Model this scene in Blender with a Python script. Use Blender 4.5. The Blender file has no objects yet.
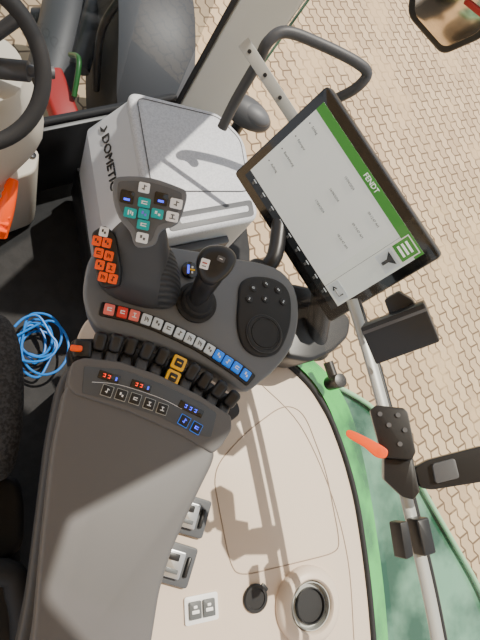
import bpy, bmesh, math, random
from mathutils import Vector, Matrix
random.seed(4)
F=480.0
CAM=Vector((0,0,1.42)); N=(20,470)
Dn=Vector(((N[0]-240)/F,(320-N[1])/F,-1)).normalized()
Zc=-Dn; Yc=(Vector((0,1,0))-Zc*Zc.y).normalized(); Xc=Yc.cross(Zc)
R=Matrix((Xc,Yc,Zc))
UP=Vector((0,0,1))
def ray(u,v): return R@Vector(((u-240)/F,(320-v)/F,-1))
def hit(u,v,z):
    r=ray(u,v); return CAM+r*((z-CAM.z)/r.z)
def dp(u,v,t): return CAM+ray(u,v)*t
def hitp(u,v,p,n):
    r=ray(u,v); return CAM+r*((p-CAM).dot(n)/r.dot(n))
def mk(o,x,n):
    n=n.normalized(); x=(x-n*x.dot(n)).normalized(); y=n.cross(x)
    M=Matrix((x,y,n)).transposed().to_4x4(); M.translation=o; return M
def frm(u,v,z,u2,v2): return mk(hit(u,v,z),hit(u2,v2,z)-hit(u,v,z),UP)
def lin(c):
    c/=255.0
    return c/12.92 if c<=.04045 else ((c+.055)/1.055)**2.4
# ---------- materials
def mat(name,rgb,rough=.5,metal=0,noise=0,nscale=200,bump=0,emit=0,spec=.5,var=0,coat=0,rgb2=None,vscale=9):
    m=bpy.data.materials.new(name); m.use_nodes=True
    nt=m.node_tree; b=nt.nodes['Principled BSDF']
    col=tuple(lin(c) for c in rgb)+(1,)
    b.inputs['Base Color'].default_value=col
    b.inputs['Roughness'].default_value=rough; b.inputs['Metallic'].default_value=metal
    b.inputs['Specular IOR Level'].default_value=spec
    b.inputs['Coat Weight'].default_value=coat
    if emit:
        b.inputs['Emission Color'].default_value=col; b.inputs['Emission Strength'].default_value=emit
    tc=nt.nodes.new('ShaderNodeTexCoord')
    if bump:
        n=nt.nodes.new('ShaderNodeTexNoise'); n.inputs['Scale'].default_value=nscale; n.inputs['Detail'].default_value=3
        nt.links.new(tc.outputs['Object'],n.inputs['Vector'])
        bp=nt.nodes.new('ShaderNodeBump'); bp.inputs['Strength'].default_value=bump; bp.inputs['Distance'].default_value=.001
        nt.links.new(n.outputs['Fac'],bp.inputs['Height']); nt.links.new(bp.outputs['Normal'],b.inputs['Normal'])
    if var or rgb2:
        n2=nt.nodes.new('ShaderNodeTexNoise'); n2.inputs['Scale'].default_value=vscale; n2.inputs['Detail'].default_value=5
        nt.links.new(tc.outputs['Object'],n2.inputs['Vector'])
        mx=nt.nodes.new('ShaderNodeMixRGB')
        if rgb2:
            rp=nt.nodes.new('ShaderNodeValToRGB'); rp.color_ramp.elements[0].position=.42; rp.color_ramp.elements[1].position=.60
            nt.links.new(n2.outputs['Fac'],rp.inputs[0]); nt.links.new(rp.outputs[0],mx.inputs[0])
            mx.inputs[1].default_value=col; mx.inputs[2].default_value=tuple(lin(c) for c in rgb2)+(1,)
        else:
            mx.inputs[1].default_value=tuple(x*(1-var) for x in col[:3])+(1,)
            mx.inputs[2].default_value=tuple(min(1,x*(1+var)) for x in col[:3])+(1,)
            nt.links.new(n2.outputs['Fac'],mx.inputs[0])
        nt.links.new(mx.outputs[0],b.inputs['Base Color'])
    return m
def wavemat(name,c1,c2,scale,bump,rough=.7,direction='X',wtype='BANDS'):
    m=mat(name,c1,rough); nt=m.node_tree; b=nt.nodes['Principled BSDF']
    tc=[n for n in nt.nodes if n.type=='TEX_COORD'][0]
    w=nt.nodes.new('ShaderNodeTexWave'); w.wave_type=wtype; w.bands_direction=direction; w.inputs['Scale'].default_value=scale
    nt.links.new(tc.outputs['Object'],w.inputs['Vector'])
    mx=nt.nodes.new('ShaderNodeMixRGB'); mx.inputs[1].default_value=tuple(lin(c) for c in c1)+(1,); mx.inputs[2].default_value=tuple(lin(c) for c in c2)+(1,)
    nt.links.new(w.outputs['Fac'],mx.inputs[0]); nt.links.new(mx.outputs[0],b.inputs['Base Color'])
    bp=nt.nodes.new('ShaderNodeBump'); bp.inputs['Strength'].default_value=bump; bp.inputs['Distance'].default_value=.003
    nt.links.new(w.outputs['Fac'],bp.inputs['Height']); nt.links.new(bp.outputs['Normal'],b.inputs['Normal'])
    return m
DK=mat('dark_grey_plastic',(88,89,92),.5,bump=.06,nscale=600,var=.04)
PAD=mat('armrest_skin',(96,95,96),.48,bump=.05,nscale=900,var=.04)
DK2=mat('charcoal_plastic',(68,69,72),.5,bump=.06,nscale=600)
CON=mat('console_grey',(108,112,118),.42,bump=.05,nscale=600)
INL=mat('key_panel_dark',(78,82,88),.4)
BLK=mat('black_plastic',(32,32,34),.38,bump=.05,nscale=400)
MBK=mat('matt_black',(28,28,30),.5)
GLB=mat('gloss_black',(14,15,18),.12,coat=.5)
RUB=mat('black_rubber',(34,34,36),.7,bump=.2,nscale=300)
DECK=mat('beige_deck_plastic',(224,206,188),.42,bump=.08,nscale=500,var=.03)
GROOVE=mat('beige_groove',(160,142,126),.7)
BEI=mat('beige_trim',(220,211,194),.5,bump=.1,nscale=400)
PIL=mat('pillar_grey',(218,218,210),.4,bump=.05,nscale=400)
COOL=mat('coolbox_grey',(204,207,213),.5,bump=.4,nscale=120,rgb2=(188,191,198),vscale=260)
COOL2=mat('coolbox_side',(196,199,205),.5,bump=.2,nscale=200)
COOLD=mat('coolbox_dark',(84,86,90),.5)
WHT=mat('white_key',(240,240,240),.4,emit=.08)
LGT=mat('pale_key',(216,226,234),.35,emit=.08)
RED=mat('red_key',(226,60,50),.35,emit=.12)
PNK=mat('pale_red_key',(242,120,110),.35,emit=.12)
BLU=mat('blue_key',(30,130,250),.35,emit=.35)
TEAL=mat('teal_key',(10,165,165),.35,emit=.1)
PUR=mat('violet_key',(120,100,220),.4,emit=.2)
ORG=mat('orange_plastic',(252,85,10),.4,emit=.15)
YEL=mat('yellow_plastic',(245,185,20),.4,emit=.05)
MET=mat('brushed_metal',(205,206,208),.3,metal=.85)
ALU=mat('painted_grey_metal',(186,188,184),.4,metal=.3)
GRN=mat('green_paint',(30,100,38),.4,coat=.3,var=.1)
SILL=mat('green_sill_light_streaks',(22,96,34),.10,coat=1,rgb2=(66,186,70),vscale=7)  # green paint; paler patches in the colour imitate light streaks
GRN2=mat('pale_green_paint',(150,200,158),.3,coat=.5)
TEALG=mat('green_panel_sky_reflections',(34,80,60),.08,coat=1,rgb2=(112,158,132),vscale=5)  # green panel; pale patches in the colour imitate sky reflections
REDP=mat('red_paint',(170,38,34),.45)
SCR=mat('screen_white',(196,200,196),.25,emit=.55)
SCRG=mat('screen_green',(56,128,34),.25,emit=.35)
SCRD=mat('screen_dark',(36,40,44),.25)
INK=mat('ink_grey',(95,98,100),.5)
INK2=mat('faint_ink',(96,100,100),.5,emit=.08)
WTXT=mat('white_lettering',(240,242,240),.5,emit=.5)
LEDR=mat('red_led',(255,60,30),.4,emit=1.3)
LEDB=mat('blue_led',(60,80,255),.4,emit=1.8)
BCAB=mat('blue_cable',(20,115,200),.4)
FAB=mat('seat_fabric',(50,51,54),.95,bump=1.0,nscale=260,rgb2=(72,73,77),vscale=220)
FLR=mat('rubber_floor_mat',(34,34,35),.75,bump=.5,nscale=90,rgb2=(26,26,27),vscale=30)
RIB=wavemat('ribbed_rubber',(70,72,76),(48,50,54),60,.4,.6,'Y')
MIRR=mat('mirror_glass',(225,210,190),.12,metal=1)
def glassmat(name,tint,refl=.12,base=.02):
    m=bpy.data.materials.new(name); m.use_nodes=True; nt=m.node_tree; nt.nodes.clear()
    o=nt.nodes.new('ShaderNodeOutputMaterial'); t=nt.nodes.new('ShaderNodeBsdfTransparent'); t.inputs[0].default_value=tint+(1,)
    gl=nt.nodes.new('ShaderNodeBsdfGlossy'); gl.inputs['Roughness'].default_value=.02
    fr=nt.nodes.new('ShaderNodeLayerWeight'); fr.inputs[0].default_value=.2
    mm=nt.nodes.new('ShaderNodeMath'); mm.operation='MULTIPLY_ADD'; mm.inputs[1].default_value=refl; mm.inputs[2].default_value=base
    nt.links.new(fr.outputs['Facing'],mm.inputs[0])
    mx=nt.nodes.new('ShaderNodeMixShader'); nt.links.new(mm.outputs[0],mx.inputs[0]); nt.links.new(t.outputs[0],mx.inputs[1]); nt.links.new(gl.outputs[0],mx.inputs[2])
    nt.links.new(mx.outputs[0],o.inputs[0]); return m
GLS=glassmat('clear_cab_glass',(.97,.985,.965),.06,.01); GLSW=glassmat('windscreen_glass',(.60,.64,.68),.08,.02)
def pavemat():
    m=mat('interlocking_pavers',(200,182,158),.85); nt=m.node_tree; b=nt.nodes['Principled BSDF']; L=nt.links.new
    tc=[n for n in nt.nodes if n.type=='TEX_COORD'][0]
    mp=nt.nodes.new('ShaderNodeMapping'); mp.inputs['Rotation'].default_value=(0,0,math.radians(72)); L(tc.outputs['Object'],mp.inputs[0])
    sp=nt.nodes.new('ShaderNodeSeparateXYZ'); L(mp.outputs[0],sp.inputs[0])
    def mth(op,a,bv):
        n=nt.nodes.new('ShaderNodeMath'); n.operation=op
        for i,x in enumerate((a,bv)):
            if x is None: continue
            if isinstance(x,(int,float)): n.inputs[i].default_value=x
            else: L(x,n.inputs[i])
        return n.outputs[0]
    zx=mth('PINGPONG',sp.outputs[0],.0475)
    y2=mth('ADD',sp.outputs[1],mth('MULTIPLY',zx,.45))
    cb=nt.nodes.new('ShaderNodeCombineXYZ'); L(sp.outputs[0],cb.inputs[0]); L(y2,cb.inputs[1])
    br=nt.nodes.new('ShaderNodeTexBrick'); L(cb.outputs[0],br.inputs['Vector'])
    br.inputs['Scale'].default_value=1; br.inputs['Brick Width'].default_value=.19; br.inputs['Row Height'].default_value=.095
    br.inputs['Mortar Size'].default_value=.010; br.inputs['Mortar Smooth'].default_value=.6
    br.inputs['Color1'].default_value=(lin(208),lin(182),lin(146),1); br.inputs['Color2'].default_value=(lin(186),lin(160),lin(128),1)
    br.inputs['Mortar'].default_value=(lin(112),lin(91),lin(69),1)
    ns=nt.nodes.new('ShaderNodeTexNoise'); ns.inputs['Scale'].default_value=1.6; ns.inputs['Detail'].default_value=8; ns.inputs['Roughness'].default_value=.65; L(tc.outputs['Object'],ns.inputs['Vector'])
    rp=nt.nodes.new('ShaderNodeValToRGB'); rp.color_ramp.elements[0].position=.52; rp.color_ramp.elements[0].color=(0,0,0,1); rp.color_ramp.elements[1].position=.62; rp.color_ramp.elements[1].color=(.8,.8,.8,1)
    L(ns.outputs['Fac'],rp.inputs[0])
    mx=nt.nodes.new('ShaderNodeMixRGB'); L(rp.outputs[0],mx.inputs[0]); L(br.outputs['Color'],mx.inputs[1]); mx.inputs[2].default_value=(lin(208),lin(178),lin(138),1)
    L(mx.outputs[0],b.inputs['Base Color'])
    bp=nt.nodes.new('ShaderNodeBump'); bp.invert=True; bp.inputs['Strength'].default_value=.5; bp.inputs['Distance'].default_value=.01
    L(br.outputs['Fac'],bp.inputs['Height']); L(bp.outputs['Normal'],b.inputs['Normal'])
    return m
PAVE=pavemat()
# ---------- mesh builder
def smooth(pts,n=6,closed=False):
    out=[]; k=len(pts)
    rng=range(k) if closed else range(k-1)
    for i in rng:
        if closed: p0,p1,p2,p3=pts[i-1],pts[i],pts[(i+1)%k],pts[(i+2)%k]
        else: p0,p1,p2,p3=pts[max(i-1,0)],pts[i],pts[i+1],pts[min(i+2,k-1)]
        for j in range(n):
            t=j/n
            out.append(.5*((2*p1)+(p2-p0)*t+(2*p0-5*p1+4*p2-p3)*t*t+(3*p1-p0-3*p2+p3)*t**3))
    if not closed: out.append(pts[-1].copy())
    return out
def roundpoly(pts,r,n=4):
    out=[]; k=len(pts)
    for i in range(k):
        p=pts[i]; a=pts[i-1]-p; b=pts[(i+1)%k]-p
        ra=min(r,a.length*.45); rb=min(r,b.length*.45)
        s=p+a.normalized()*ra; e=p+b.normalized()*rb
        for j in range(n+1):
            t=j/n; out.append(s*(1-t)**2+p*2*t*(1-t)+e*t*t)
    return out
T=Matrix.Translation
WC={}
class MB:
    def __init__(s): s.bm=bmesh.new(); s.mats=[]
    def mi(s,m):
        if m not in s.mats: s.mats.append(m)
        return s.mats.index(m)
    def merge(s,b,m,M=None,bev=0,seg=2,ang=30):
        bmesh.ops.recalc_face_normals(b,faces=b.faces)
        if bev:
            es=[e for e in b.edges if len(e.link_faces)==2 and e.calc_face_angle(0)>math.radians(ang)]
            if es: bmesh.ops.bevel(b,geom=es,offset=bev,segments=seg,affect='EDGES',profile=.5,clamp_overlap=True)
        if M is not None: b.transform(M)
        i=s.mi(m)
        for f in b.faces: f.material_index=i; f.smooth=True
        me=bpy.data.meshes.new('tmp'); b.to_mesh(me); b.free(); s.bm.from_mesh(me); bpy.data.meshes.remove(me)
        return s
    def box(s,M,size,m,bev=.001,seg=2,taper=1):
        b=bmesh.new(); bmesh.ops.create_cube(b,size=1)
        for v in b.verts:
            k=taper if v.co.z>0 else 1
            v.co=Vector((v.co.x*size[0]*k,v.co.y*size[1]*k,v.co.z*size[2]))
        return s.merge(b,m,M,bev,seg)
    def cyl(s,M,r1,h,m,r2=None,seg=32,bev=.001):
        b=bmesh.new(); bmesh.ops.create_cone(b,cap_ends=True,segments=seg,radius1=r1,radius2=r1 if r2 is None else r2,depth=h)
        return s.merge(b,m,M,bev,2,45)
    def ball(s,M,r,m,sc=(1,1,1)):
        b=bmesh.new(); bmesh.ops.create_uvsphere(b,u_segments=24,v_segments=14,radius=r)
        for v in b.verts: v.co=Vector((v.co.x*sc[0],v.co.y*sc[1],v.co.z*sc[2]))
        return s.merge(b,m,M)
    def prism(s,pts,ext,m,bev=.001,seg=2,scale=1):
        c=sum(pts,Vector())/len(pts)
        return s.slab(pts,[c+(p-c)*scale+ext for p in pts],m,bev,seg)
    def slab(s,tp,bt,m,bev=.001,seg=2):
        b=bmesh.new(); top=[b.verts.new(p) for p in tp]; bot=[b.verts.new(p) for p in bt]
        b.faces.new(top); b.faces.new(bot[::-1]); k=len(tp)
        for i in range(k): b.faces.new((top[i],bot[i],bot[(i+1)%k],top[(i+1)%k]))
        return s.merge(b,m,None,bev,seg)
    def rr(s,M,w,h,r,t,m,bev=.0006):
        p=roundpoly([Vector((x*w/2,y*h/2,0)) for x,y in((-1,-1),(1,-1),(1,1),(-1,1))],r)
        return s.prism([M@(q+Vector((0,0,t))) for q in p],(M.to_3x3()@Vector((0,0,-t))),m,bev)
    def tube(s,pts,r,m,seg=12,closed=False,sm=6,flat=1):
        if sm: pts=smooth(pts,sm,closed)
        b=bmesh.new(); rings=[]; k=len(pts); nrm=None
        for i,p in enumerate(pts):
            if closed: t=pts[(i+1)%k]-pts[i-1]
            else: t=pts[min(i+1,k-1)]-pts[max(i-1,0)]
            t.normalize()
            if nrm is None: nrm=t.cross(UP if abs(t.z)<.9 else Vector((1,0,0)))
            nrm=(nrm-t*nrm.dot(t)).normalized(); bi=t.cross(nrm)
            rr=r(i/(k-1)) if callable(r) else r
            rings.append([b.verts.new(p+nrm*math.cos(a)*rr+bi*math.sin(a)*rr*flat) for a in [2*math.pi*j/seg for j in range(seg)]])
        for i in range(k if closed else k-1):
            A=rings[i];B=rings[(i+1)%k]
            for j in range(seg): b.faces.new((A[j],A[(j+1)%seg],B[(j+1)%seg],B[j]))
        if not closed: b.faces.new(rings[0][::-1]); b.faces.new(rings[-1])
        return s.merge(b,m)
    def loft(s,rings,m,cap=True):
        b=bmesh.new(); vr=[[b.verts.new(p) for p in r] for r in rings]; k=len(vr[0])
        for A,B in zip(vr,vr[1:]):
            for j in range(k): b.faces.new((A[j],A[(j+1)%k],B[(j+1)%k],B[j]))
        if cap: b.faces.new(vr[0][::-1]); b.faces.new(vr[-1])
        return s.merge(b,m)
    def lathe(s,M,prof,m,seg=40):
        rings=[[M@Vector((r*math.cos(2*math.pi*j/seg),r*math.sin(2*math.pi*j/seg),z)) for j in range(seg)] for r,z in prof]
        return s.loft(rings,m)
    def ribbon(s,pts,h,m):
        b=bmesh.new(); A=[b.verts.new(p) for p in pts]; B=[b.verts.new(p+h) for p in pts]
        for i in range(len(pts)-1): b.faces.new((A[i],A[i+1],B[i+1],B[i]))
        return s.merge(b,m)
    def text(s,M,st,size,m,ext=.0002,align='CENTER'):
        cu=bpy.data.curves.new('t','FONT'); cu.body=st; cu.size=size; cu.align_x=align; cu.align_y='CENTER'; cu.extrude=ext; cu.resolution_u=2
        o=bpy.data.objects.new('t',cu); me=o.to_mesh(); b=bmesh.new(); b.from_mesh(me); o.to_mesh_clear()
        bpy.data.objects.remove(o); bpy.data.curves.remove(cu)
        i=s.mi(m); b.transform(M)
        for f in b.faces: f.material_index=i
        me=bpy.data.meshes.new('tmp'); b.to_mesh(me); b.free(); s.bm.from_mesh(me); bpy.data.meshes.remove(me); return s
    def glyph(s,M,w,h,z,c):
        k=random.randrange(5); t=w*.14
        def bb(x,y,a,b_): s.box(M@T(Vector((x*w,y*h,z))),(a*w,b_*h,.0005),c,0)
        if k==0: bb(0,.2,.8,.16); bb(0,-.2,.8,.16); bb(-.3,0,.16,.5)
        elif k==1: bb(0,0,.16,.9); bb(.2,.25,.3,.16); bb(-.2,-.25,.3,.16)
        elif k==2: bb(-.2,.15,.3,.5); bb(.25,-.15,.3,.4)
        elif k==3: bb(0,.3,.5,.16); bb(0,-.05,.16,.6); bb(0,-.35,.8,.14)
        else: bb(-.25,0,.16,.8); bb(.05,.1,.16,.5); bb(.3,-.1,.16,.6)
        return s
    def done(s,name,parent=None,label=None,sharp=38):
        me=bpy.data.meshes.new(name)
        vs=[v.co for v in s.bm.verts]
        c=Vector([(min(v[i] for v in vs)+max(v[i] for v in vs))/2 for i in range(3)])
        bmesh.ops.translate(s.bm,verts=s.bm.verts,vec=-c)
        s.bm.to_mesh(me); s.bm.free()
        for m in s.mats: me.materials.append(m)
        me.set_sharp_from_angle(angle=math.radians(sharp))
        o=bpy.data.objects.new(name,me); bpy.context.scene.collection.objects.link(o)
        WC[o.name]=c
        if parent: o.parent=parent; o.location=c-WC[parent.name]
        else: o.location=c
        if label: o['label']=label
        return o
def thing(name,loc,label,cat,group=None):
    o=bpy.data.objects.new(name,None); bpy.context.scene.collection.objects.link(o); o.empty_display_size=.02
    o.location=loc; WC[o.name]=loc.copy(); tag(o,label,cat,group); return o
def tag(o,label,cat,group=None):
    o['label']=label; o['category']=cat
    if group: o['group']=group
def sub(name,loc,parent,label=None):
    o=bpy.data.objects.new(name,None); bpy.context.scene.collection.objects.link(o); o.empty_display_size=.02
    WC[o.name]=loc.copy(); o.parent=parent; o.location=loc-WC[parent.name]
    if label:o['label']=label
    return o
def struct(o,label=None):
    o['kind']='structure'
    if label:o['label']=label
    return o
def px(l,z): return [hit(u,v,z) for u,v in l]
V=Vector
# =================== setting
g=MB().box(T(V((0,0,-1.65))),(30,30,.1),PAVE,bev=0).done('ground'); struct(g,'beige interlocking concrete paving outside the cab')
fl=MB().prism(px([(-260,700),(-260,60),(60,135),(180,100),(235,140),(250,250),(250,520),(200,760)],0.0),V((0,0,-.05)),FLR,.002).done('floor'); struct(fl,'black rubber cab floor mat')
fw0,fw1=hit(-120,165,.30),hit(178,104,.30)
b=MB(); d=(fw1-fw0).normalized(); nrm=UP.cross(d)
b.prism([fw0,fw1,fw1+nrm*.04,fw0+nrm*.04],V((0,0,-.30)),BLK,.004)
struct(b.done('wall_front'),'black plastic front bulkhead under the windscreen')
b=MB(); b.ribbon([fw0+nrm*.02,fw1+nrm*.02],V((0,0,1.6)),GLSW); struct(b.done('window_1'),'large tinted windscreen pane')
b=MB(); b.tube([fw0+nrm*.02+UP*.006,fw1+nrm*.02+UP*.006],.009,RUB,sm=0); struct(b.done('trim_1'),'black rubber windscreen seal')
lean=V((.13,-.02,0))
def post(l,m,bev): 
    b=MB(); b.prism([p+UP*1.5+lean for p in l],V((0,0,-1.8))-lean,m,bev); return b
struct(post(roundpoly(px([(174,99),(218,112),(221,107),(177,94)],.30),.01),PIL,.004).done('trim_2'),'wide pale grey cab corner pillar')
struct(post(px([(169,97.5),(174,99),(177,94),(172,92.5)],.30),BLK,.001).done('trim_3'),'black seal along the corner pillar')
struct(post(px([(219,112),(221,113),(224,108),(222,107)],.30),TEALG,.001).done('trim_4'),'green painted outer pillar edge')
seal_px=[(232,330),(262,350),(290,366),(312,388),(330,418),(345,458),(356,500),(364,550),(370,600),(375,660)]
sp=smooth(px(seal_px,.60),5)
struct(MB().tube(sp,.0058,RUB,sm=0).done('trim_5'),'black rubber window seal curving along the deck')
out=V((.02,.004,0))
struct(MB().ribbon([p+out for p in sp],V((0,0,1.3)),GLS).done('window_2'),'curved clear side window')
gA=px([(250,338),(286,357),(312,380),(331,412),(345,455),(356,498),(364,550),(370,600),(375,665)],.59)
gB=px([(264,333),(300,351),(328,374),(348,406),(361,448),(371,498),(379,550),(385,600),(390,665)],.56)
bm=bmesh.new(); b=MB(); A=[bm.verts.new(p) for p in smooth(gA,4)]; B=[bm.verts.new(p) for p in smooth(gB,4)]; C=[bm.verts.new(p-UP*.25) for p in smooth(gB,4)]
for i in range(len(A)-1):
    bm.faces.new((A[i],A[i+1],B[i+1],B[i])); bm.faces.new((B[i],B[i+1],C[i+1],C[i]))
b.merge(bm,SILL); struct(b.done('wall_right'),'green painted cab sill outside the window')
roof=[(-2.0,-1.6),(1.0,-1.6),(1.0,-.12),(.66,-.02),(.52,.10),(.43,.22),(.46,.30),(.66,.37),(.88,.48),(.88,.60),(.70,.76),(.58,.92),(-2.0,1.02)]  # unseen roof added; edge notched so sun falls in patches on deck and armrest
cl=MB().prism([V((x,y,1.98)) for x,y in roof],V((0,0,.06)),BEI,.01).done('sun_shaping_ceiling'); struct(cl,'unseen pale grey cab roof, edge notched to shape the sunlight')
# =================== tractor exterior
tr=thing('tractor',V((0,1.2,-1.6)),'green tractor bodywork with black wheels outside the cab glass','tractor')
fd=sub('rear_fender',hit(420,600,.3),tr,'green rear fender outside the side window')
fp=smooth(px([(335,385),(375,410),(402,450),(428,498),(455,545),(480,590),(505,650),(500,720),(380,720),(372,600),(358,500),(340,430)],.30),4,True)
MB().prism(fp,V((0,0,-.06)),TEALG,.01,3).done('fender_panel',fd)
MB().tube(px([(335,385),(375,410),(402,450),(428,498),(455,545),(480,590),(505,650)],.31),.007,GRN2).done('fender_lip',fd,'pale green rolled lip')
def wheel(c,ax,ro,w,label,lugs,nm):
    th=sub(nm,c,tr,label); M=mk(c,V((0,1,0)),ax); k=ro/.66
    MB().lathe(M,[(.30*k,-w),(.55*k,-w),(.62*k,-w*.8),(.63*k,0),(.62*k,w*.8),(.55*k,w),(.30*k,w)],RUB,seg=48).done('tyre',th)
    MB().lathe(M,[(.05*k,-w*.5),(.26*k,-w*.5),(.30*k,-w*.9),(.30*k,w*.9),(.26*k,w*.5),(.05*k,w*.5)],REDP,seg=40).done('wheel_rim',th,'red painted rim')
    b=MB()
    for i in range(lugs):
        a=2*math.pi*i/lugs
        for sd in(-1,1): b.box(M@Matrix.Rotation(a+sd*.07,4,'Z')@T(V((.635*k,0,sd*w*.42)))@Matrix.Rotation(sd*.5,4,'X'),(.05,.045,w*.85),RUB,.008)
    b.done('tread',th); return M
wc=hit(450,680,-.3); wheel(V((wc.x-.05,wc.y-.45,-1.6+.87)),V((1,0,0)),.87,.28,'large black treaded rear wheel',26,'rear_wheel')
cw=hit(160,52,-.30); wcn=V((cw.x,cw.y+.30,-.30-.66))
wheel(wcn,V((1,.1,0)),.62,.15,'black treaded front wheel',22,'front_wheel')
ff=sub('front_mudguard',wcn+UP*.7,tr,'dark rounded plastic front mudguard')
ys=[-.18,-.165,-.13,-.07,0,.07,.13,.165,.18]
bm=bmesh.new(); rows_=[]
for k in range(19):
    a=math.radians(-24+k*4.6); e=min(1,min(k,18-k)/5.0); e=math.sqrt(1-(1-e)**2) if e<1 else 1
    rows_.append([bm.verts.new(wcn+V((y*(.30+.70*e),-math.sin(a)*(.72-5*abs(y)**3),math.cos(a)*(.72-5*abs(y)**3)))) for y in ys])
for A,B in zip(rows_,rows_[1:]):
    for j in range(len(ys)-1): bm.faces.new((A[j],A[j+1],B[j+1],B[j]))
MB().merge(bm,DK2).done('mudguard_shell',ff)
MB().tube([wcn+V((-.18,0,.0)),wcn+V((-.21,0,.4)),wcn+V((-.15,0,.62))],.02,BLK).done('mudguard_stay',ff)
b=MB(); p=hit(15,10,-.1); rs=[[p+V((x*.9-.42,y,z)) for x,z in((-.35,-.6),(-.38,-.1),(-.3,.05),(0,.12),(.3,.05),(.38,-.1),(.35,-.6))] for y in(.0,.3,.8,1.4)]
b.loft(rs,GRN); b.done('bonnet_shell',tr,'green painted bonnet')
b=MB(); p=hit(92,30,-1.0); b.tube([p+V((-.3,0,-.1)),p,p+V((.3,.05,-.05))],.12,BLK,seg=16); b.tube([p+V((-.1,-.4,.1)),p+V((.0,0,.2)),p+V((.05,.5,.1))],.06,BLK); b.tube([p+V((-.25,-.5,.0)),p+V((-.15,0,.05)),p+V((-.1,.5,.0))],.14,DK2,seg=16); b.done('front_axle',tr,'black front axle and hoses')
im=thing('red_implement',hit(62,104,-1.6),'red painted implement frame with green hose on ground','implement')
b=MB(); p=hit(60,104,-.75); b.box(T(p)@Matrix.Rotation(.3,4,'Z'),(.13,.36,.10),REDP,.02,3); b.box(T(V((p.x,p.y,-1.2)))@Matrix.Rotation(.3,4,'Z'),(.06,.06,.80),REDP,.01); b.done('frame_beam',im)
b=MB(); b.tube([p+V((.06,.0,.07)),p+V((.08,.15,.15)),p+V((.05,.25,.07))],.013,GRN); b.done('green_hose',im,'dark green hose')
# =================== deck
dk=thing('side_deck',hit(280,500,.5),'beige moulded plastic side deck beside the armrest','deck')
deck_px=[(76,338),(88,316),(140,300),(235,334),(262,352),(288,366),(311,389),(329,419),(344,459),(355,501),(363,550),(369,600),(374,660),(100,700)]
b=MB(); b.prism(roundpoly(px(deck_px,.60),.02),V((0,0,-.03)),DECK,.004,3); b.done('deck_top',dk)
b=MB(); b.prism(px([(92,330),(150,318),(255,352),(300,400),(335,500),(355,660),(120,690)],.57),V((0,0,-.565)),BLK,.004); b.done('deck_base',dk,'black plastic base under the deck')
pan=roundpoly(px([(212,470),(246,432),(284,404),(304,412),(326,470),(340,542),(336,553),(238,577),(229,560)],.6003),.035,7)
b=MB(); b.tube(pan,.0010,GROOVE,seg=8,closed=True,sm=0); b.done('access_panel_outline',dk,'thin rounded outline of flush storage lid')
b=MB(); b.tube(px([(262,385),(300,425),(330,490),(348,560),(354,640)],.6003),.0009,GROOVE,seg=8); b.done('deck_seam',dk)
M=T(hit(307,604,.60))
b=MB(); b.lathe(M,[(.062,.0),(.062,.006),(.058,.014),(.050,.018),(.043,.019),(.040,.016),(.0385,.004),(.038,.001),(.037,.0005)],DECK,seg=56); b.done('cup_holder_rim',dk,'raised beige round rim')
b=MB(); b.lathe(M,[(.0385,.0005),(.0375,.0145),(.0360,.0145),(.0345,.003),(.001,.002)],ALU,seg=48)
b.lathe(M@T(V((.003,-.002,.0022))),[(.029,-.001),(.029,.006),(.027,.006),(.026,.001),(.001,.001)],MBK,seg=48); b.done('cup_holder',dk,'shallow round cup well, blackened to look shaded and deep')  # shallow black insert stands in for the shade inside a deep well
M=T(hit(255,598,.60))
b=MB(); b.lathe(M,[(.022,0),(.022,.004),(.020,.006),(.016,.006),(.0155,.004),(.001,.004)],BLK); b.rr(M@Matrix.Rotation(.6,4,'Z')@T(V((.020,0,0))),.012,.014,.003,.004,BLK); b.done('power_socket_cap',dk,'flat round black socket cap')
M=frm(201,608,.60,215,605)
sw=sub('switch_plate',hit(201,608,.6),dk,'white rocker switch plate')
MB().rr(M,.056,.040,.004,.004,WHT).done('plate',sw)
for i,dx in enumerate((-.0115,.0115)):
    b=MB(); b.rr(M@T(V((dx,0,.004))),.020,.025,.002,.004,INK); b.rr(M@T(V((dx,-.002,.008))),.012,.005,.001,.0005,WHT); b.rr(M@T(V((dx,.005,.008))),.006,.004,.001,.0005,WHT); b.done('rocker_key',sw)
for (u,v,u2,v2) in((189,515,206,520),(174,563,191,568)):
    M=frm(u,v,.602,u2,v2); th=sub('socket_bracket',hit(u,v,.602),dk,'dark grey bracket plate with metal flap')
    MB().rr(M,.062,.060,.006,.008,COOLD,.002).done('base_plate',th)
    b=MB(); b.rr(M@T(V((-.008,0,.008))),.036,.040,.003,.010,MET,.002); b.box(M@T(V((-.012,.010,.019))),(.024,.010,.004),BLK); b.box(M@T(V((-.008,-.010,.019))),(.024,.006,.003),INK); b.done('metal_flap',th)
    b=MB(); b.box(M@T(V((.02,0,.010))),(.006,.03,.008),BLK,.002); b.done('hinge',th)
# =================== armrest console
ar=thing('operator_console',hit(140,450,.6),'dark grey operator armrest console with joysticks, levers and coloured keys','console')
pad_px=[(64,390),(70,382),(78,384),(120,392),(165,410),(207,440),(216,452),(213,464),(204,482),(188,515),(172,552),(160,592),(151,650),(146,720),(18,720),(33,640),(42,540),(52,450)]
pt=[hit(u,v,.825) for u,v in pad_px]
b=MB(); b.prism(roundpoly(pt,.012,5),V((0,0,-.055)),PAD,.008,4); b.done('armrest_pad',ar,'long dark grey padded armrest')
b=MB(); lo=[hit(u,v,.775) for u,v in [(72,360),(150,386),(205,440),(190,500),(150,600),(135,730),(0,730),(26,600),(46,440),(58,380)]]
b.prism(roundpoly(lo,.02,5),V((0,0,-.07)),DK2,.008,3); b.done('armrest_housing',ar,'charcoal lower housing of the armrest')
b=MB(); b.prism(px([(95,400),(160,420),(140,560),(120,700),(70,700),(80,500)],.71),V((0,0,-.109)),BLK,.004); b.done('support_column',ar)
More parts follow.
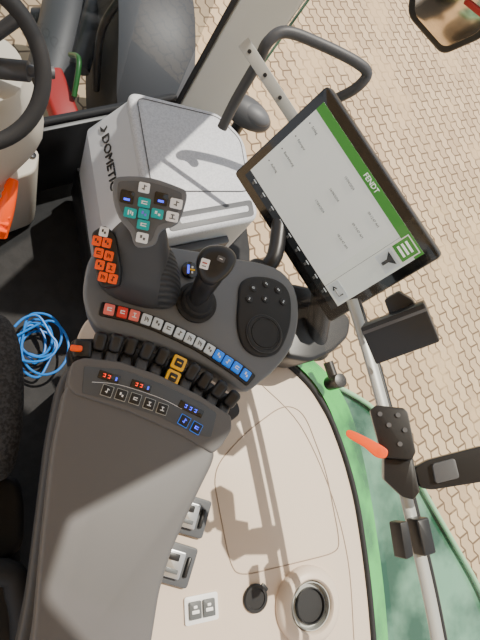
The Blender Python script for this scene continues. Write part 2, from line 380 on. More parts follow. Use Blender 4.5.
kp=[(72,362),(84,357),(120,361),(160,375),(200,395),(232,416),(232,430),(222,446),(213,454),(180,434),(130,412),(74,394),(67,384)]
b=MB(); b.prism(roundpoly(px(kp,.828),.005),V((0,0,-.05)),PAD,.003,3); b.done('key_panel',ar,'grey sloping key panel at the armrest front')
inner=[(84,366),(120,369),(160,383),(200,402),(217,413),(211,438),(196,434),(160,417),(120,403),(82,393)]
b=MB(); b.prism(roundpoly(px(inner,.8288),.003),V((0,0,-.004)),INL,.0005); b.done('key_panel_inlay',ar)
ks=[(107,391),(121,395),(135,399),(149,404),(162,409),(184,421),(196,428)]
for i,(u,v) in enumerate(ks):
    M=frm(u,v,.829,u+12,v+(4 if i<5 else 7)); s_=sub('panel_key',hit(u,v,.829),ar)
    b=MB(); b.rr(M,.0138,.0138,.001,.0015,ALU if i<5 else BLU,.0003); b.rr(M,.0125,.0125,.001,.0025,BLK); b.done('key_cap',s_)
    MB().glyph(M,.0065,.0065,.0028,WHT if i<5 else LEDB).done('key_symbol',s_)
for (u,v,m_) in((109,377,LEDR),(141,386,LEDR),(191,409,LEDB)):
    M=frm(u,v,.829,u+12,v+(4 if u<180 else 6)); s_=sub('led_display',hit(u,v,.829),ar); sm_=u<180
    MB().rr(M,.026 if sm_ else .034,.010,.001,.001,GLB).done('display_window',s_)
    b=MB()
    for k in range(2 if sm_ else 3):
        x0=-.006+.006*k if sm_ else -.008+.007*k
        b.box(M@T(V((x0,.0016,.0013))),(.0032,.0008,.0008),m_,0); b.box(M@T(V((x0,-.0016,.0013))),(.0026,.0008,.0008),m_,0); b.box(M@T(V((x0+.0012,0,.0013))),(.0007,.004,.0008),m_,0)
    if sm_: b.box(M@T(V((.009,0,.0013))),(.0018,.004,.0008),LEDB,0)
    b.done('display_digit',s_)
b=MB(); b.tube(px([(92,382),(120,385),(160,398),(182,409)],.829),.0003,WHT,seg=6); b.done('panel_line',ar)
lv=[(97,350,10),(112,352,12),(127,354,14),(142,359,18),(157,364,22),(186,379,27),(199,387,30),(212,396,33),(225,405,36)]
b=MB(); b.prism(roundpoly(px([(68,352),(72,338),(100,338),(150,350),(200,374),(238,400),(242,414),(228,424),(180,396),(130,376),(74,370)],.79),.01),V((0,0,-.05)),BLK,.004); b.done('lever_slot_base',ar,'black slotted lever bank')
def lever(i,u,v,ang):
    dz=(0,.003,-.002,.004,0,.002,-.002,.003,0)[i]; dt=(0,8,-6,5,-4,6,-8,4,0)[i]
    c=hit(u,v,.806); a=math.radians(-ang-5)
    M=T(c+UP*dz)@Matrix.Rotation(a,4,'Z')
    s_=sub('spool_lever',c,ar)
    b=MB(); b.box(M@T(V((0,.004,-.008))),(.009,.022,.024),BLK,.002); b.done('lever_stem',s_)
    b=MB(); b.box(M@T(V((0,.008,.013)))@Matrix.Rotation(math.radians(24+dt),4,'X'),(.0168,.025,.015),BLK,.0062,5); b.box(M@T(V((0,-.011,.008)))@Matrix.Rotation(math.radians(-30+dt),4,'X'),(.0155,.022,.010),DK2,.0042,4); b.done('lever_paddle',s_,sharp=80)
for i,(u,v,a) in enumerate(lv): lever(i,u,v,a)
M=T(hit(173,372,.812))@Matrix.Rotation(math.radians(-28),4,'Z'); s_=sub('yellow_lever',hit(173,372,.8),ar,'lever with two yellow framed keys')
MB().box(M,(.019,.044,.020),BLK,.004,3).done('lever_stem',s_)
for sy in(-1,1):
    b=MB(); Mq=M@T(V((0,sy*.0105,.010))); b.rr(Mq,.0185,.0185,.003,.004,YEL,.001); b.rr(Mq@T(V((0,0,.004))),.011,.011,.002,.001,BLK,.0003); b.box(Mq@T(V((0,0,.0055))),(.006,.0016,.0008),YEL,0); b.done('key_cap',s_,'yellow framed key')
s_=sub('orange_lever',hit(82,350,.8),ar,'lever with orange tip')
M=T(hit(82,350,.812))@Matrix.Rotation(math.radians(-8),4,'Z')
MB().box(M,(.022,.024,.022),BLK,.004,3).done('lever_stem',s_)
MB().box(M@T(V((-.008,-.002,.014))),(.014,.007,.008),ORG,.002).done('lever_tip',s_)
cz=.80
con=[(83,298),(84,276),(90,256),(104,244),(130,240),(172,246),(210,252),(240,258),(262,262),(282,270),(296,288),(300,315),(294,345),(278,368),(262,382),(248,392),(236,386),(215,372),(180,355),(140,341),(104,332),(90,318)]
b=MB(); b.prism(smooth(px(con,cz),3,True),V((0,0,-.055)),CON,.007,4,.94); b.done('console_body',ar,'grey curved console body')
b=MB(); b.prism(px([(120,300),(200,320),(240,350),(230,370),(150,350),(110,330)],.75),V((0,0,-.148)),BLK,.004); b.done('console_support',ar)
ku=[(109,310),(122,313),(134,316),(146,320),(157,324),(168,329),(179,334),(189,339),(199,344),(209,350),(218,356),(227,362),(236,368),(245,375)]
def off(l,k):
    o=[]
    for i,(u,v) in enumerate(l):
        a=l[max(i-1,0)]; c=l[min(i+1,len(l)-1)]; dx,dy=c[0]-a[0],c[1]-a[1]; L=math.hypot(dx,dy); o.append((u-dy/L*k,v+dx/L*k))
    return o
ext=[(100,308)]+ku+[(252,381)]
b=MB(); b.prism(roundpoly(px(off(ext,-7)+off(ext,7)[::-1],cz+.003),.004),V((0,0,-.006)),BLK,.001); b.done('key_strip',ar,'black strip holding the coloured keys')
cols=[PNK,RED,PNK,LGT,LGT,LGT,LGT,LGT,LGT,LGT,BLU,BLU,BLU,BLU]
for i,(u,v) in enumerate(ku):
    nx=ku[i+1] if i<len(ku)-1 else (u+9,v+7); pv=ku[i-1] if i else (u-13,v-3)
    M=mk(hit(u,v,cz+.003),hit(*nx,cz)-hit(*pv,cz),UP); s_=sub('console_key',hit(u,v,cz+.003),ar,['pink','red','pink'][i]+' key' if i<3 else('pale white key' if i<10 else 'blue key'))
    MB().rr(M,.0135,.0150,.002,.004,cols[i],.001).done('key_cap',s_)
    MB().glyph(M,.0075,.0085,.0043,WHT if (i<3 or i>9) else INK).done('key_symbol',s_)
rp_=[(239,300),(241,284),(250,277),(268,277),(284,284),(291,298),(291,322),(285,342),(276,354),(258,356),(244,346),(238,325)]
pod=sub('rotary_pod',hit(265,318,cz),ar,'black rounded pod with rotary dial')
MB().prism(smooth(px(rp_,cz+.005),4,True),V((0,0,-.012)),MBK,.003,3).done('pod_plate',pod)
M=T(hit(264,334,cz+.005))
b=MB(); b.lathe(M,[(.029,0),(.029,.0025),(.0275,.004),(.0245,.004),(.024,.002),(.022,.002),(.0215,.0038),(.001,.0038)],MBK,seg=56); b.done('rotary_dial',pod,'flat matt black rotary dial')
b=MB(); b.tube([M@V((.0232*math.cos(a),.0232*math.sin(a),.003)) for a in[i*math.pi/24 for i in range(48)]],.0005,COOLD,seg=6,closed=True,sm=0); b.tube([M@V((.0292*math.cos(a),.0292*math.sin(a),.002)) for a in[i*math.pi/24 for i in range(48)]],.0005,COOLD,seg=6,closed=True,sm=0); b.done('dial_ring',pod)
for i,(u,v) in enumerate([(249,299),(253,288),(266,284),(278,290),(283,302),(265,299)]):
    M=frm(u,v,cz+.005,u+10,v+3); b=MB(); b.cyl(M@T(V((0,0,.0006))),.0058,.002,BLK,seg=20,bev=.0005); b.glyph(M,.005,.005,.0018,LGT); b.done('round_key',pod)
M=frm(189,271,cz+.001,200,273); s_=sub('drive_key',hit(189,271,cz),ar,'round black key with lit violet and yellow symbol')
MB().cyl(M@T(V((0,0,.003))),.0125,.006,GLB).done('key_cap',s_)
b=MB(); b.box(M@T(V((-.003,0,.0064))),(.003,.013,.0008),LEDB,0); b.box(M@T(V((.003,0,.0064))),(.008,.0025,.0008),YEL,0); b.box(M@T(V((.003,.004,.0064))),(.0025,.003,.0008),WHT,0); b.box(M@T(V((.003,-.004,.0064))),(.0025,.003,.0008),WHT,0); b.done('key_symbol',s_)
# =================== main joystick
js=sub('drive_joystick',hit(138,280,cz),ar,'large grip joystick with keypad head')
def ring(c,rx,ry,rot=0,tilt=None,n=32,e=2.4):
    o=[]
    for j in range(n):
        a=2*math.pi*j/n; x=math.copysign(abs(math.cos(a))**(2/e),math.cos(a))*rx; y=math.copysign(abs(math.sin(a))**(2/e),math.sin(a))*ry
        p=V((x*math.cos(rot)-y*math.sin(rot),x*math.sin(rot)+y*math.cos(rot),0))
        if tilt: p=tilt@p
        o.append(c+p)
    return o
def sm_rings(rs,n=4):
    k=len(rs[0]); cols_=[smooth([r[j] for r in rs],n) for j in range(k)]
    return [[c[i] for c in cols_] for i in range(len(cols_[0]))]
tl=Matrix.Rotation(math.radians(12),3,'X')
rs=[ring(hit(139,281,cz+.002),.057,.036,-.28),ring(hit(138,275,.815),.054,.036,-.28),ring(hit(137,261,.840),.047,.034,-.22),ring(hit(140,245,.866),.038,.027,-.18,tl),ring(hit(145,229,.886),.027,.018,-.1,tl),ring(hit(146,216,.896),.02,.014,0,tl)]
MB().loft(sm_rings(rs),DK2).done('joystick_grip',js,'broad dark grey sculpted palm rest')
rs=[ring(hit(153,287,cz+.003),.040,.030,-.25),ring(hit(155,276,.825),.035,.028,-.25),ring(hit(156,262,.846),.028,.024,-.25),ring(hit(156,248,.862),.018,.015,-.2)]
MB().loft(sm_rings(rs),RIB).done('joystick_boot',js,'ribbed black rubber side')
n=(V((-.35,-.15,.9))+ (CAM-hit(104,255,.87)).normalized()*.5).normalized()
pc=hit(104,256,.868)
def sp_(u,v,k=0): return hitp(u,v,pc+n*k,n)
b=MB(); b.prism(roundpoly([sp_(u,v) for u,v in [(91,232),(104,224),(116,234),(121,270),(119,286),(101,288),(95,270)]],.006),-n*.022,BLK,.003,3); b.done('side_key_plate',js,'black plate with orange keys')
for i,(u,v) in enumerate([(97,241),(104,232),(107,243),(99,253),(109,256),(100,265),(111,268),(103,277),(113,279)]):
    x=sp_(u+9,v+2)-sp_(u,v); M=mk(sp_(u,v),x,n); s_=sub('grip_key',sp_(u,v),js)
    m_=WHT if i==1 else ORG
    MB().rr(M,.0108,.0118,.002,.0020,m_).done('key_cap',s_,'white key' if i==1 else 'orange key')
    MB().glyph(M,.0065,.007,.0022,BLK).done('key_symbol',s_)
hc=hit(147,212,.912); hn=((CAM-hc).normalized()*.55+UP*.6+V((0,-.12,0))).normalized()
def hp(u,v,k=0): return hitp(u,v,hc+hn*k,hn)
ho=[(113,182),(120,176),(150,177),(180,187),(187,192),(186,204),(178,224),(162,231),(156,244),(146,248),(135,246),(130,232),(119,218),(113,200)]
b=MB(); b.prism(smooth([hp(u,v) for u,v in ho],3,True),-hn*.020,CON,.005,4,.9); b.done('keypad_head',js,'grey shield shaped keypad head')
ho2=[(118,184),(124,181),(150,182),(178,191),(182,196),(180,206),(173,220),(158,226),(151,241),(139,240),(134,227),(123,214),(118,200)]
b=MB(); b.prism(smooth([hp(u,v,.0008) for u,v in ho2],3,True),-hn*.003,DK,.0006); b.done('keypad_inlay',js)
def hkey(u,v,w,h,m,sym=None,nm='head_key'):
    M=mk(hp(u,v,.0008),hp(u+10,v+2.2)-hp(u,v),hn); s_=sub(nm,hp(u,v,.0008),js)
    MB().rr(M,w,h,.002,.003,m,.0008).done('key_cap',s_)
    MB().glyph(M,w*.6,h*.6,.0033,sym or INK).done('key_symbol',s_)
hkey(144,188,.013,.012,WHT); hkey(176,204,.015,.012,WHT); hkey(172,217,.015,.012,WHT); hkey(142,238,.014,.012,WHT)
for u,v in((144,203),(130,213),(157,214),(143,225)): hkey(u,v,.0145,.0115,TEAL,WHT)
hkey(143.5,214,.013,.012,TEAL,PUR)
for u,v in((127,197),(161,199)):
    M=mk(hp(u,v,.0008),hp(u+10,v+2.2)-hp(u,v),hn); s_=sub('head_display',hp(u,v),js); MB().rr(M,.016,.015,.002,.0015,GLB,.0004).done('display_window',s_)
    b=MB(); b.box(M@T(V((0,-.003,.0018))),(.007,.0026,.0006),LEDB,0); b.done('display_digit',s_)
# =================== small joystick
j2=sub('loader_joystick',hit(198,302,cz),ar,'small black joystick on rubber boot')
c=hit(196,303,cz+.001)
MB().lathe(T(c),[(.030,0),(.030,.004),(.027,.006),(.025,.006),(.023,.014),(.020,.016),(.018,.024),(.016,.026),(.013,.036),(.009,.040),(.001,.041)],RUB).done('rubber_boot',j2,'stepped black rubber boot')
c2=hit(216,262,.905); n2=((CAM-c2).normalized()+UP*.3).normalized()
def jp(u,v,k=0): return hitp(u,v,c2+n2*k,n2)
b=MB(); b.tube([hit(198,300,.822),hit(201,292,.842),hit(207,281,.864),hit(213,270,.880),hit(217,262,.886)],lambda t:.012+.008*t,BLK,seg=24); b.done('joystick_shaft',j2)
def rk(k,s): 
    o=[jp(u,v,k) for u,v in [(197,259),(202,250),(211,245.5),(223,246),(232,250.5),(236,259),(231,271),(221,281),(211,285),(202,281),(197,270)]]
    cc_=sum(o,V())/len(o); return smooth([cc_+(p-cc_)*s for p in o],5,True)
MB().loft([rk(.003,.30),rk(.0015,.62),rk(-.001,.84),rk(-.006,.97),rk(-.013,1.02),rk(-.021,.95),rk(-.028,.78),rk(-.032,.5)],BLK).done('joystick_head',j2,'smooth rounded bulbous black joystick head',sharp=120)
M=mk(jp(205,264,.0008),jp(215,267)-jp(205,264),(n2+V((-.25,0,0))).normalized())
b=MB(); b.rr(M,.011,.013,.0015,.003,WHT,.0008); b.box(M@T(V((0,.001,.0033))),(.006,.0015,.0006),REDP,0); b.box(M@T(V((0,-.003,.0033))),(.005,.001,.0006),INK,0); b.done('joystick_key',j2,'white key with red mark')
M=mk(jp(221,259,.0022),jp(230,263)-jp(221,259),n2); b=MB(); b.rr(M,.010,.007,.002,.0015,DK,.0004); b.box(M@T(V((0,0,.0016))),(.004,.0008,.0005),WHT,0); b.done('head_rocker',j2)
# =================== monitor
S=.82
cor=[dp(328,86,.882*S),dp(442,258,.858*S),dp(329,322,1.0*S),dp(233,172,1.024*S)]
mc=sum(cor,V())/4; xa=((cor[1]-cor[0])+(cor[2]-cor[3])).normalized(); ya=((cor[0]-cor[3])+(cor[1]-cor[2])).normalized()
mn=xa.cross(ya).normalized(); MM=mk(mc,xa,mn)
W=((cor[1]-cor[0]).length+(cor[2]-cor[3]).length)/2; H=((cor[0]-cor[3]).length+(cor[1]-cor[2]).length)/2
mo=thing('touchscreen_monitor',mc-mn*.03,'black wide touchscreen terminal showing a pale list menu','monitor')
def L(x,y,z=0): return MM@T(V((x,y,z)))
MB().rr(L(0,0,-.022),W,H,.008,.022,BLK,.003).done('monitor_housing',mo,'slim black rounded housing')
MB().rr(L(0,0,0),W-.004,H-.004,.007,.0012,GLB,.0004).done('bezel_glass',mo,'glossy black front glass')
sw_,sh=W-.034,H-.034
def q(fx,fy): return (-sw_/2+fx*sw_,sh/2-fy*sh)
def rect(b,x0,y0,x1,y1,z,m,t=.0003):
    a=q(x0,y0); c=q(x1,y1); b.box(L((a[0]+c[0])/2,(a[1]+c[1])/2,z),(abs(c[0]-a[0]),abs(a[1]-c[1]),t),m,0)
b=MB(); rect(b,0,0,1,1,.0015,SCR); rect(b,0,.925,1,1,.0018,SCRD); b.done('screen',mo,'bright pale grey display area')
b=MB(); rect(b,0,0,1,.09,.0018,SCRG); b.done('header_bar',mo,'green header bar'); 
b=MB(); x,y=q(.52,.045); b.text(L(x,y,.0022),'FENDT',.0112,WTXT); b.done('header_lettering',mo,'white FENDT lettering')
b=MB(); rect(b,.865,.02,.985,.20,.0021,WHT); rect(b,.872,.03,.978,.19,.0024,SCRG)
for k in range(3): rect(b,.89,.06+.04*k,.96,.08+.04*k,.0028,WTXT)
rect(b,.87,.215,.985,.37,.0021,LGT)
b.done('menu_button',mo,'green menu key with three white bars')
b=MB(); a=[q(.885,.24),q(.97,.24),q(.937,.29),q(.937,.35),q(.918,.35),q(.918,.29)]
b.prism([(L(x,y,.0030)).translation for x,y in a],-mn*.0006,SCRD,0); b.done('filter_symbol',mo)
b=MB(); rect(b,.865,.78,.985,.90,.0021,LGT); x,y=q(.925,.84); b.tube([L(x+dx*1.3,y+dy*1.3,.0026).translation for dx,dy in((.006,.004),(.006,-.002),(-.006,-.002))],.0010,SCRD,seg=6,sm=0); b.prism([L(x+dx,y+dy,.0028).translation for dx,dy in((-.012,-.0026),(-.005,.002),(-.005,-.007))],-mn*.0006,SCRD,0); b.done('back_button',mo,'return arrow key')
b=MB()
rect(b,.855,.09,.857,.925,.0018,INK2)
for i,hd in enumerate(['Schlag','Fahrspur','Bearbeitung','Auftrag']):
    fy=.20+.17*i; x,y=q(.035,fy); b.cyl(L(x,y,.0019),.0012,.0003,INK2,seg=12,bev=0)
    b.text(L(q(.06,fy)[0],y,.0020),hd,.0058,INK2,align='LEFT')
    if i<3: b.text(L(q(.40,fy)[0],y,.0020),'%d/04/2024'%(15+i),.0055,INK2,align='LEFT'); b.text(L(q(.64,fy)[0],y,.0020),'%02d:%02d:47 AM'%(9+i//2,12+7*i),.0055,INK2,align='LEFT')
b.done('list_lettering',mo,'small grey list text')
b=MB()
for k in range(9):
    fx=.06+.1*k; rect(b,fx,.940,fx+.03,.950,.0022,LGT); rect(b,fx+.005,.96,fx+.022,.985,.0022,INK)
b.done('status_symbols',mo,'small icons in the dark status strip')
am=thing('monitor_arm',hit(310,350,.60),'black plastic angular swivel arm rising from console to monitor','bracket')
MB().box(MM@T(V((0.03,-.03,-.038))),(.10,.09,.026),BLK,.006,3).done('mounting_plate',am)
e0=hit(318,352,.66); e1=hit(316,335,.69); e2=(MM@T(V((.03,-.03,-.055)))).translation
b=MB(); b.tube([e0,e1,e2*.6+e1*.4,e2],.022,BLK,seg=20); b.done('arm_post',am)
b=MB(); b.prism(roundpoly(px([(290,282),(318,288),(352,318),(350,336),(334,352),(312,362),(286,358),(286,320)],.70),.014),V((0,0,-.098)),BLK,.008,4,.92); b.done('arm_base',am,'angular black arm housing')
b=MB(); b.tube([hit(255,272,.74),hit(275,255,.76),(MM@T(V((-.09,-.06,-.04)))).translation],.014,BLK,seg=16); b.ball(T(hit(257,270,.745)),.02,BLK); b.done('side_strut',am)
b=MB(); b.cyl(T(hit(335,382,.63)),.014,.04,BLK); b.tube([hit(328,362,.63),hit(336,385,.63)],.010,BLK,sm=0); b.done('clamp_knob',am)
ra=thing('equipment_rail',hit(420,560,.8),'grey metal accessory rail running along side window','rail')
rl=px([(352,300),(368,352),(384,410),(402,480),(420,555),(432,610),(445,680)],.86)
MB().tube(rl,.0100,ALU,seg=16,flat=.6).done('rail_tube',ra)
MB().tube([p+V((.018,.002,-.01)) for p in rl],.006,BLK,seg=10).done('rail_edge',ra,'black edge strip')
bx=thing('control_box',dp(400,336,.64),'solid black plastic box clamped behind the monitor','box')
bc=dp(400,336,.62); bn=((CAM-bc).normalized()+V((-.15,-.25,0))).normalized()
def bp_(u,v,k=0): return hitp(u,v,bc+bn*k,bn)
MB().prism(roundpoly([bp_(u,v) for u,v in[(360,328),(424,303),(440,342),(376,365)]],.003),-bn*.035,BLK,.0025,2).done('box_shell',bx)
MB().prism([bp_(u,v,.0006) for u,v in[(362,332),(426,308),(427,311),(363,335)]],-bn*.001,DK,0).done('box_seam',bx)
MB().prism(roundpoly([bp_(u,v,-.03) for u,v in[(384,300),(398,292),(412,300),(420,312),(392,322)]],.003),-bn*.02,BLK,.002).done('box_bracket',bx)
cb_=thing('clamp_mount',hit(400,460,.86),'black angular clamp mount with orange tightening lever','clamp')
c3=dp(394,440,.60); n3=((CAM-c3).normalized()+UP*.2).normalized()
def kp_(u,v,k=0): return hitp(u,v,c3+n3*k,n3)
MB().prism(roundpoly([kp_(u,v) for u,v in[(370,410),(376,405),(404,408),(408,412),(416,452),(412,460),(386,458),(380,448)]],.002),-n3*.018,BLK,.0015,2).done('clamp_plate',cb_)
for u,v in((380,414),(398,415),(389,425),(405,430),(400,444)): MB().cyl(mk(kp_(u,v,.0005),V((1,0,0)),n3),.003,.002,DK,seg=16,bev=0).done('clamp_screw',cb_)
MB().prism(roundpoly([kp_(u,v,-.012) for u,v in[(384,458),(413,456),(420,492),(414,500),(402,497),(384,480)]],.003),-n3*.035,BLK,.003,2).done('clamp_jaw',cb_)
b=MB(); b.prism(smooth([kp_(u,v,.016) for u,v in[(346,433),(350,430),(368,438),(384,447),(388,452),(385,458),(376,457),(364,447),(349,438)]],4,True),-n3*.008,ORG,.002,3); b.cyl(mk(kp_(380,452,.006),V((1,0,0)),n3),.006,.02,ORG,seg=20); b.done('orange_handle',cb_,'orange lever handle')
b=MB(); b.prism(roundpoly([kp_(u,v,-.02) for u,v in[(414,468),(428,460),(482,446),(500,444),(500,480),(482,482),(432,490),(420,488)]],.005),-n3*.02,BLK,.004,3)
b.prism(roundpoly([kp_(u,v,-.015) for u,v in[(432,464),(455,458),(460,478),(436,484)]],.004),-n3*.01,DK,.002); b.done('extension_arm',cb_)
for (pp) in ([(400,523),(408,521),(414,556),(406,560)],[(417,520),(429,517),(437,553),(425,557)]):
    cl=MB().prism(roundpoly(px(pp,.885),.003),V((0,0,-.022)),BLK,.003,3).done('rail_clip'); tag(cl,'small black plastic clip on the accessory rail','clip','clips on the accessory rail')
# =================== cool box
hz=.50
A0,B0,B1,C0,D0=px([(127,89),(220,112),(245,138),(260,219),(154,240)],hz)
top=[A0,B0,B1,C0,D0]; cen=sum(top,V())/5
cbx=thing('cool_box',V((cen.x,cen.y,.0)),'pale grey portable cool box standing on cab floor','cool box')
dl=(D0-A0).normalized(); outl=UP.cross(dl)*-1
if outl.dot(cen-A0)>0: outl=-outl
def ins(p,k): 
    d=(cen-p); return p+d*k
bt=[ins(p,.010)-UP*.030 for p in top]
bm_=[p-UP*.115 for p in bt]; bm_[0]=bm_[0]+outl*.075; bm_[4]=bm_[4]+outl*.075
bb=[p-UP*(hz-.165) for p in bm_]
MB().loft([roundpoly(x,.022,4) for x in (bt,bm_,bb)],COOL2).done('box_body',cbx,sharp=25)
MB().slab(roundpoly(top,.03,8),roundpoly([p-UP*.035 for p in top],.03,8),COOL,.012,6).done('lid',cbx)
lp=[ins(p,.12)+UP*.0015 for p in (A0,B0,B1)]+[C0+(B1-C0)*.34+(D0-C0)*.06+UP*.0015,D0+(A0-D0)*.30+(C0-D0)*.06+UP*.0015]
MB().prism(roundpoly(lp,.02),-UP*.004,COOL,.001).done('lid_panel',cbx)
b=MB(); b.tube(roundpoly([p+UP*.0004 for p in lp],.02),.0011,COOLD,seg=6,sm=0,closed=True); b.done('lid_groove',cbx)
e_=(C0-D0); f_=(B1-C0)
def lq(a,c): return D0+e_*a+f_*c+UP*.001
MB().prism(roundpoly([lq(.14,.05),lq(.95,.05),lq(.95,.24),lq(.14,.24)],.01),-UP*.004,COOLD,.0005).done('latch_recess',cbx,'dark grey recessed latch surround')
MB().prism(roundpoly([lq(.24,.11)+UP*.001,lq(.90,.11)+UP*.001,lq(.90,.18)+UP*.001,lq(.24,.18)+UP*.001],.006),-UP*.004,COOL,.001).done('latch_handle',cbx,'pale grey lid latch')
ef=e_.normalized(); hn_=UP.cross(ef); hn_=hn_ if hn_.dot(C0-B1)>0 else -hn_
b=MB(); b.box(mk((C0+D0)/2+hn_*.004-UP*.10,ef,hn_),(e_.length*.6,.05,.02),COOLD,.006,3); b.done('carry_handle',cbx,'dark grey carry handle')
w0,w1=bt[0],bt[4]
wn=(w1-w0).cross(bm_[0]-w0).normalized()
if wn.dot(outl)<0: wn=-wn
sl_=(bm_[0]-w0)
def wq(a,c): return w0+(w1-w0)*a+sl_*c+wn*.0015
Mt=mk(wq(.345,.58),(w1-w0),wn)
MB().text(Mt,'DOMETIC',.0335,BLK,ext=.0014).done('side_lettering',cbx,'black DOMETIC lettering')
lg=mk(wq(.10,.58),(w1-w0),wn)
MB().prism([lg@V(p) for p in((-.011,-.011,.001),(.003,-.011,.001),(.011,0,.001),(.003,.011,.001),(-.002,.011,.001),(.004,0,.001))],lg.to_3x3()@V((0,0,-.001)),BLK,0).done('side_emblem',cbx,'black arrow shaped emblem')
for p in (bb[0],bb[1],bb[3],bb[4]): q_=p+(cen-p)*.2; MB().box(T(V((q_.x,q_.y,.010))),(.05,.05,.02),BLK,.004).done('foot',cbx)
vg=[bb[0]+UP*.15+outl*.004,bb[4]+UP*.15+outl*.004,bb[4]+UP*.02+outl*.008,bb[0]+UP*.02+outl*.008]
MB().prism(vg,-outl*.02,BLK,.002).done('vent_grille',cbx,'black ventilation panel')
# =================== steering wheel
cS=dp(-42,62,.75); nS=((CAM-cS).normalized()+V((0,-.5,.5))).normalized()
stw=thing('steering_wheel',cS-nS*.05,'black thick rimmed steering wheel with grey hub','steering wheel')
MS=mk(cS,V((1,0,0)),nS); rS=(hitp(42,62,cS,nS)-cS).length
MB().tube([MS@V((rS*math.cos(a),rS*math.sin(a),0)) for a in[i*math.pi/32 for i in range(64)]],.0135,RUB,seg=18,closed=True,sm=0).done('rim',stw,'black rubber covered rim')
b=MB(); b.lathe(MS@T(V((0,0,-.05))),[(.055,-.02),(.058,0),(.05,.02),(.03,.03),(.001,.032)],DK); b.done('hub',stw)
for a in(.75,2.6,4.6): MB().tube([MS@V((.04*math.cos(a),.04*math.sin(a),-.04)),MS@V((rS*.6*math.cos(a),rS*.6*math.sin(a),-.03)),MS@V((rS*math.cos(a),rS*math.sin(a),0))],.011,DK2,seg=12).done('spoke',stw)
stc=thing('steering_column',hit(-20,160,.0),'beige plastic steering column cowl with control stalk','steering column')
rs=[ring(hit(-60,215,.0),.13,.10),ring(hit(-50,170,.25),.11,.09),ring(hit(-25,120,.45),.13,.08),ring(cS-nS*.10,.10,.08)]
MB().loft(sm_rings(rs,6),BEI).done('column_cowl',stc)
b=MB(); b.prism(roundpoly(px([(-30,150),(18,140),(40,150),(36,172),(0,184),(-30,190)],.30),.02),V((0,0,-.28)),BEI,.012,4); b.done('lower_cowl',stc)
b=MB(); b.tube([hit(-30,66,.64),hit(5,68,.66),hit(30,71,.67),hit(54,73,.67)],.010,DK,seg=16); b.cyl(mk(hit(14,70,.665),V((0,0,1)),(hit(30,71,.67)-hit(10,69,.66))),.017,.05,DK2); b.done('control_stalk',stc,'dark grey multifunction stalk')
b=MB(); b.cyl(mk(hit(33,155,.305),V((1,0,0)),V((0.3,0,1))),.008,.004,BLK,seg=20); b.done('small_button',stc)
ol=thing('brake_lever',hit(-12,260,.0),'orange ribbed lever handle beside steering column','lever')
b=MB(); b.tube([hit(-2,234,.22),hit(5,214,.26),hit(10,194,.29),hit(13,180,.30)],lambda t:.022-.010*t,ORG,seg=16)
for k in range(7): u=-2+2.1*k; v=230-7*k; b.tube([hit(u-9+.5*k,v-2,.250+.008*k),hit(u+9-.5*k,v+2,.250+.008*k)],.0052,ORG,seg=8,sm=0)
b.done('handle',ol); MB().tube([hit(-4,238,.20),hit(-12,260,.0)],.010,BLK,sm=0).done('lever_rod',ol)
# seat
st=thing('driver_seat',hit(-60,420,.0),'dark woven fabric driver seat with black side trim','seat')
b=MB(); b.prism(roundpoly(px([(-200,300),(2,306),(20,330),(26,385),(22,440),(10,486),(-200,500)],.62),.04,6),V((0,0,-.14)),FAB,.03,5,.93); b.done('seat_cushion',st,'woven dark grey fabric cushion')
b=MB(); b.prism(roundpoly(px([(-200,470),(14,478),(24,500),(24,545),(10,560),(-200,570)],.52),.02,6),V((0,0,-.36)),RUB,.02,3); b.done('seat_base',st,'black plastic seat base')
b=MB()
for k in range(5): b.tube(smooth(px([(-120,575),(2,572),(18,592),(24,630),(20,700)],.60-.03*k),4),.018,RUB,seg=10,sm=0)
b.done('suspension_bellows',st,'black ribbed rubber bellows')
b=MB(); b.prism(roundpoly(px([(-200,575),(0,574),(16,592),(22,640),(18,720),(-200,720)],.60),.03),V((0,0,-.60)),BLK,.02,3); b.done('seat_frame',st)
b=MB()
cc=hit(40,345,.02)
pts=[]; rc=random.Random(7); ox=oy=0
for k in range(66):
    a=k*.62; 
    if k%9==0: ox,oy,ra,el=rc.uniform(-.022,.012),rc.uniform(-.02,.02),rc.uniform(.04,.070),rc.uniform(.75,1.25)
    pts.append(cc+V((ox+ra*el*math.cos(a),oy+ra*math.sin(a)/el,.004+.0009*k)))
b.tube(pts,.0034,BCAB,seg=8,sm=4); o=b.done('blue_cable'); tag(o,'coiled bright blue cable lying on dark cab floor','cable')
# =================== grab rail, bar, mirrors
gr=MB().tube([hit(222,128,.60),hit(236,100,.66),hit(258,62,.74),hit(268,42,.78),hit(286,32,.80),hit(320,44,.80),hit(356,62,.80),hit(367,74,.79),hit(356,88,.76),hit(338,98,.72)],.0112,DK2,seg=16).done('grab_rail'); tag(gr,'dark grey bent tube grab rail beside the pillar','grab rail')
fb=thing('flat_support_bar',hit(270,80,.7),'flat silver metal support bar with holes','bar')
q0=hit(246,46,.80); q1=hit(296,122,.70); ax=(q1-q0); Lb=ax.length
Mb=mk((q0+q1)/2,ax,(CAM-q0).normalized()); MB().box(Mb,(Lb,.024,.006),ALU,.0015).done('bar',fb)
for k in range(3): MB().cyl(Mb@T(V((-Lb/2+.02+k*.05,0,.003))),.004,.004,BLK,seg=16).done('bolt',fb)
mr=thing('side_mirror',dp(450,20,1.1),'large black framed exterior mirror','mirror')
mC=dp(448,18,1.1); mN=((CAM-mC).normalized()+V((.5,.1,-.86))*.6).normalized()
def mp_(u,v,k=0): return hitp(u,v,mC+mN*k,mN)
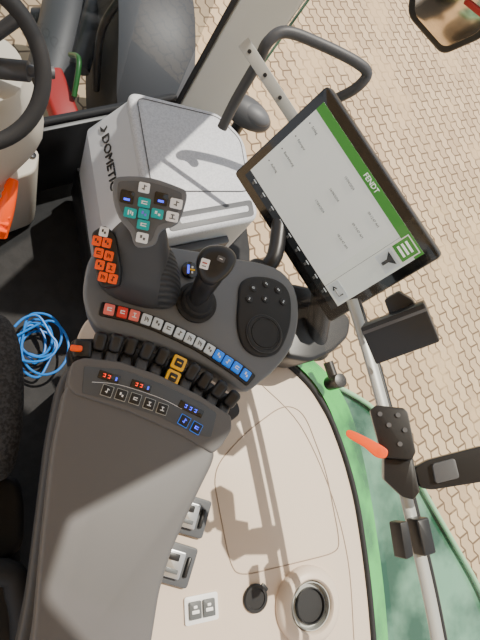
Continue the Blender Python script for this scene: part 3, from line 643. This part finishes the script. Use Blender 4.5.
MB().prism(roundpoly([mp_(u,v) for u,v in[(410,-20),(407,16),(442,56),(484,38),(510,0),(480,-40)]],.022,5),-(CAM-mC).normalized()*.05,BLK,.006,4,.92).done('mirror_housing',mr)
MB().prism(roundpoly([mp_(u,v,.002) for u,v in[(417,-16),(414,14),(444,48),(478,33),(500,0),(474,-34)]],.018,5),-mN*.003,MIRR,.0005).done('mirror_glass',mr,'reflective glass')
MB().box(mk(mp_(474,8,.005),V((1,-1,0)),mN),(.05,.012,.004),REDP,.001).done('red_reflector',mr,'red reflector strip')
MB().tube([mC-(CAM-mC).normalized()*.05,mC+V((.15,.15,.1)),mC+V((.2,.4,.2))],.018,BLK).done('mirror_arm',mr)
cw=hit(246,112,.25)
wl=thing('work_lamp',cw-UP*1.85,'dark grey rounded work lamp outside the cab','lamp')
b=MB(); b.ball(T(cw)@Matrix.Rotation(-.5,4,'Z'),.07,DK2,(1.3,.75,.6)); b.done('lamp_housing',wl)
MB().ball(T(cw+V((0.02,-.02,.020)))@Matrix.Rotation(-.5,4,'Z'),.05,DK,(1.1,.7,.5)).done('lamp_lens',wl)
MB().tube([cw,cw+V((.02,.02,-.5)),cw+V((0,.02,-1.85))],.02,BLK).done('lamp_bracket',wl)
# =================== camera, light
cd=bpy.data.cameras.new('Camera'); co=bpy.data.objects.new('Camera',cd); bpy.context.scene.collection.objects.link(co)
cd.sensor_fit='VERTICAL'; cd.sensor_height=24; cd.sensor_width=18; cd.lens=F/640*24; cd.clip_start=.02
Mx=R.to_4x4(); Mx.translation=CAM; co.matrix_world=Mx; bpy.context.scene.camera=co
sl=bpy.data.lights.new('Sun','SUN'); sl.energy=6.4; sl.angle=math.radians(.6); sl.color=(1,.92,.80)
so=bpy.data.objects.new('Sun',sl); bpy.context.scene.collection.objects.link(so)
so.rotation_euler=(-V((.35,.30,1.0))).to_track_quat('-Z','Y').to_euler()
w=bpy.data.worlds.new('World'); bpy.context.scene.world=w; w.use_nodes=True
nt=w.node_tree; bg=nt.nodes['Background']; bg.inputs[0].default_value=(.92,.95,1,1); bg.inputs[1].default_value=1.0
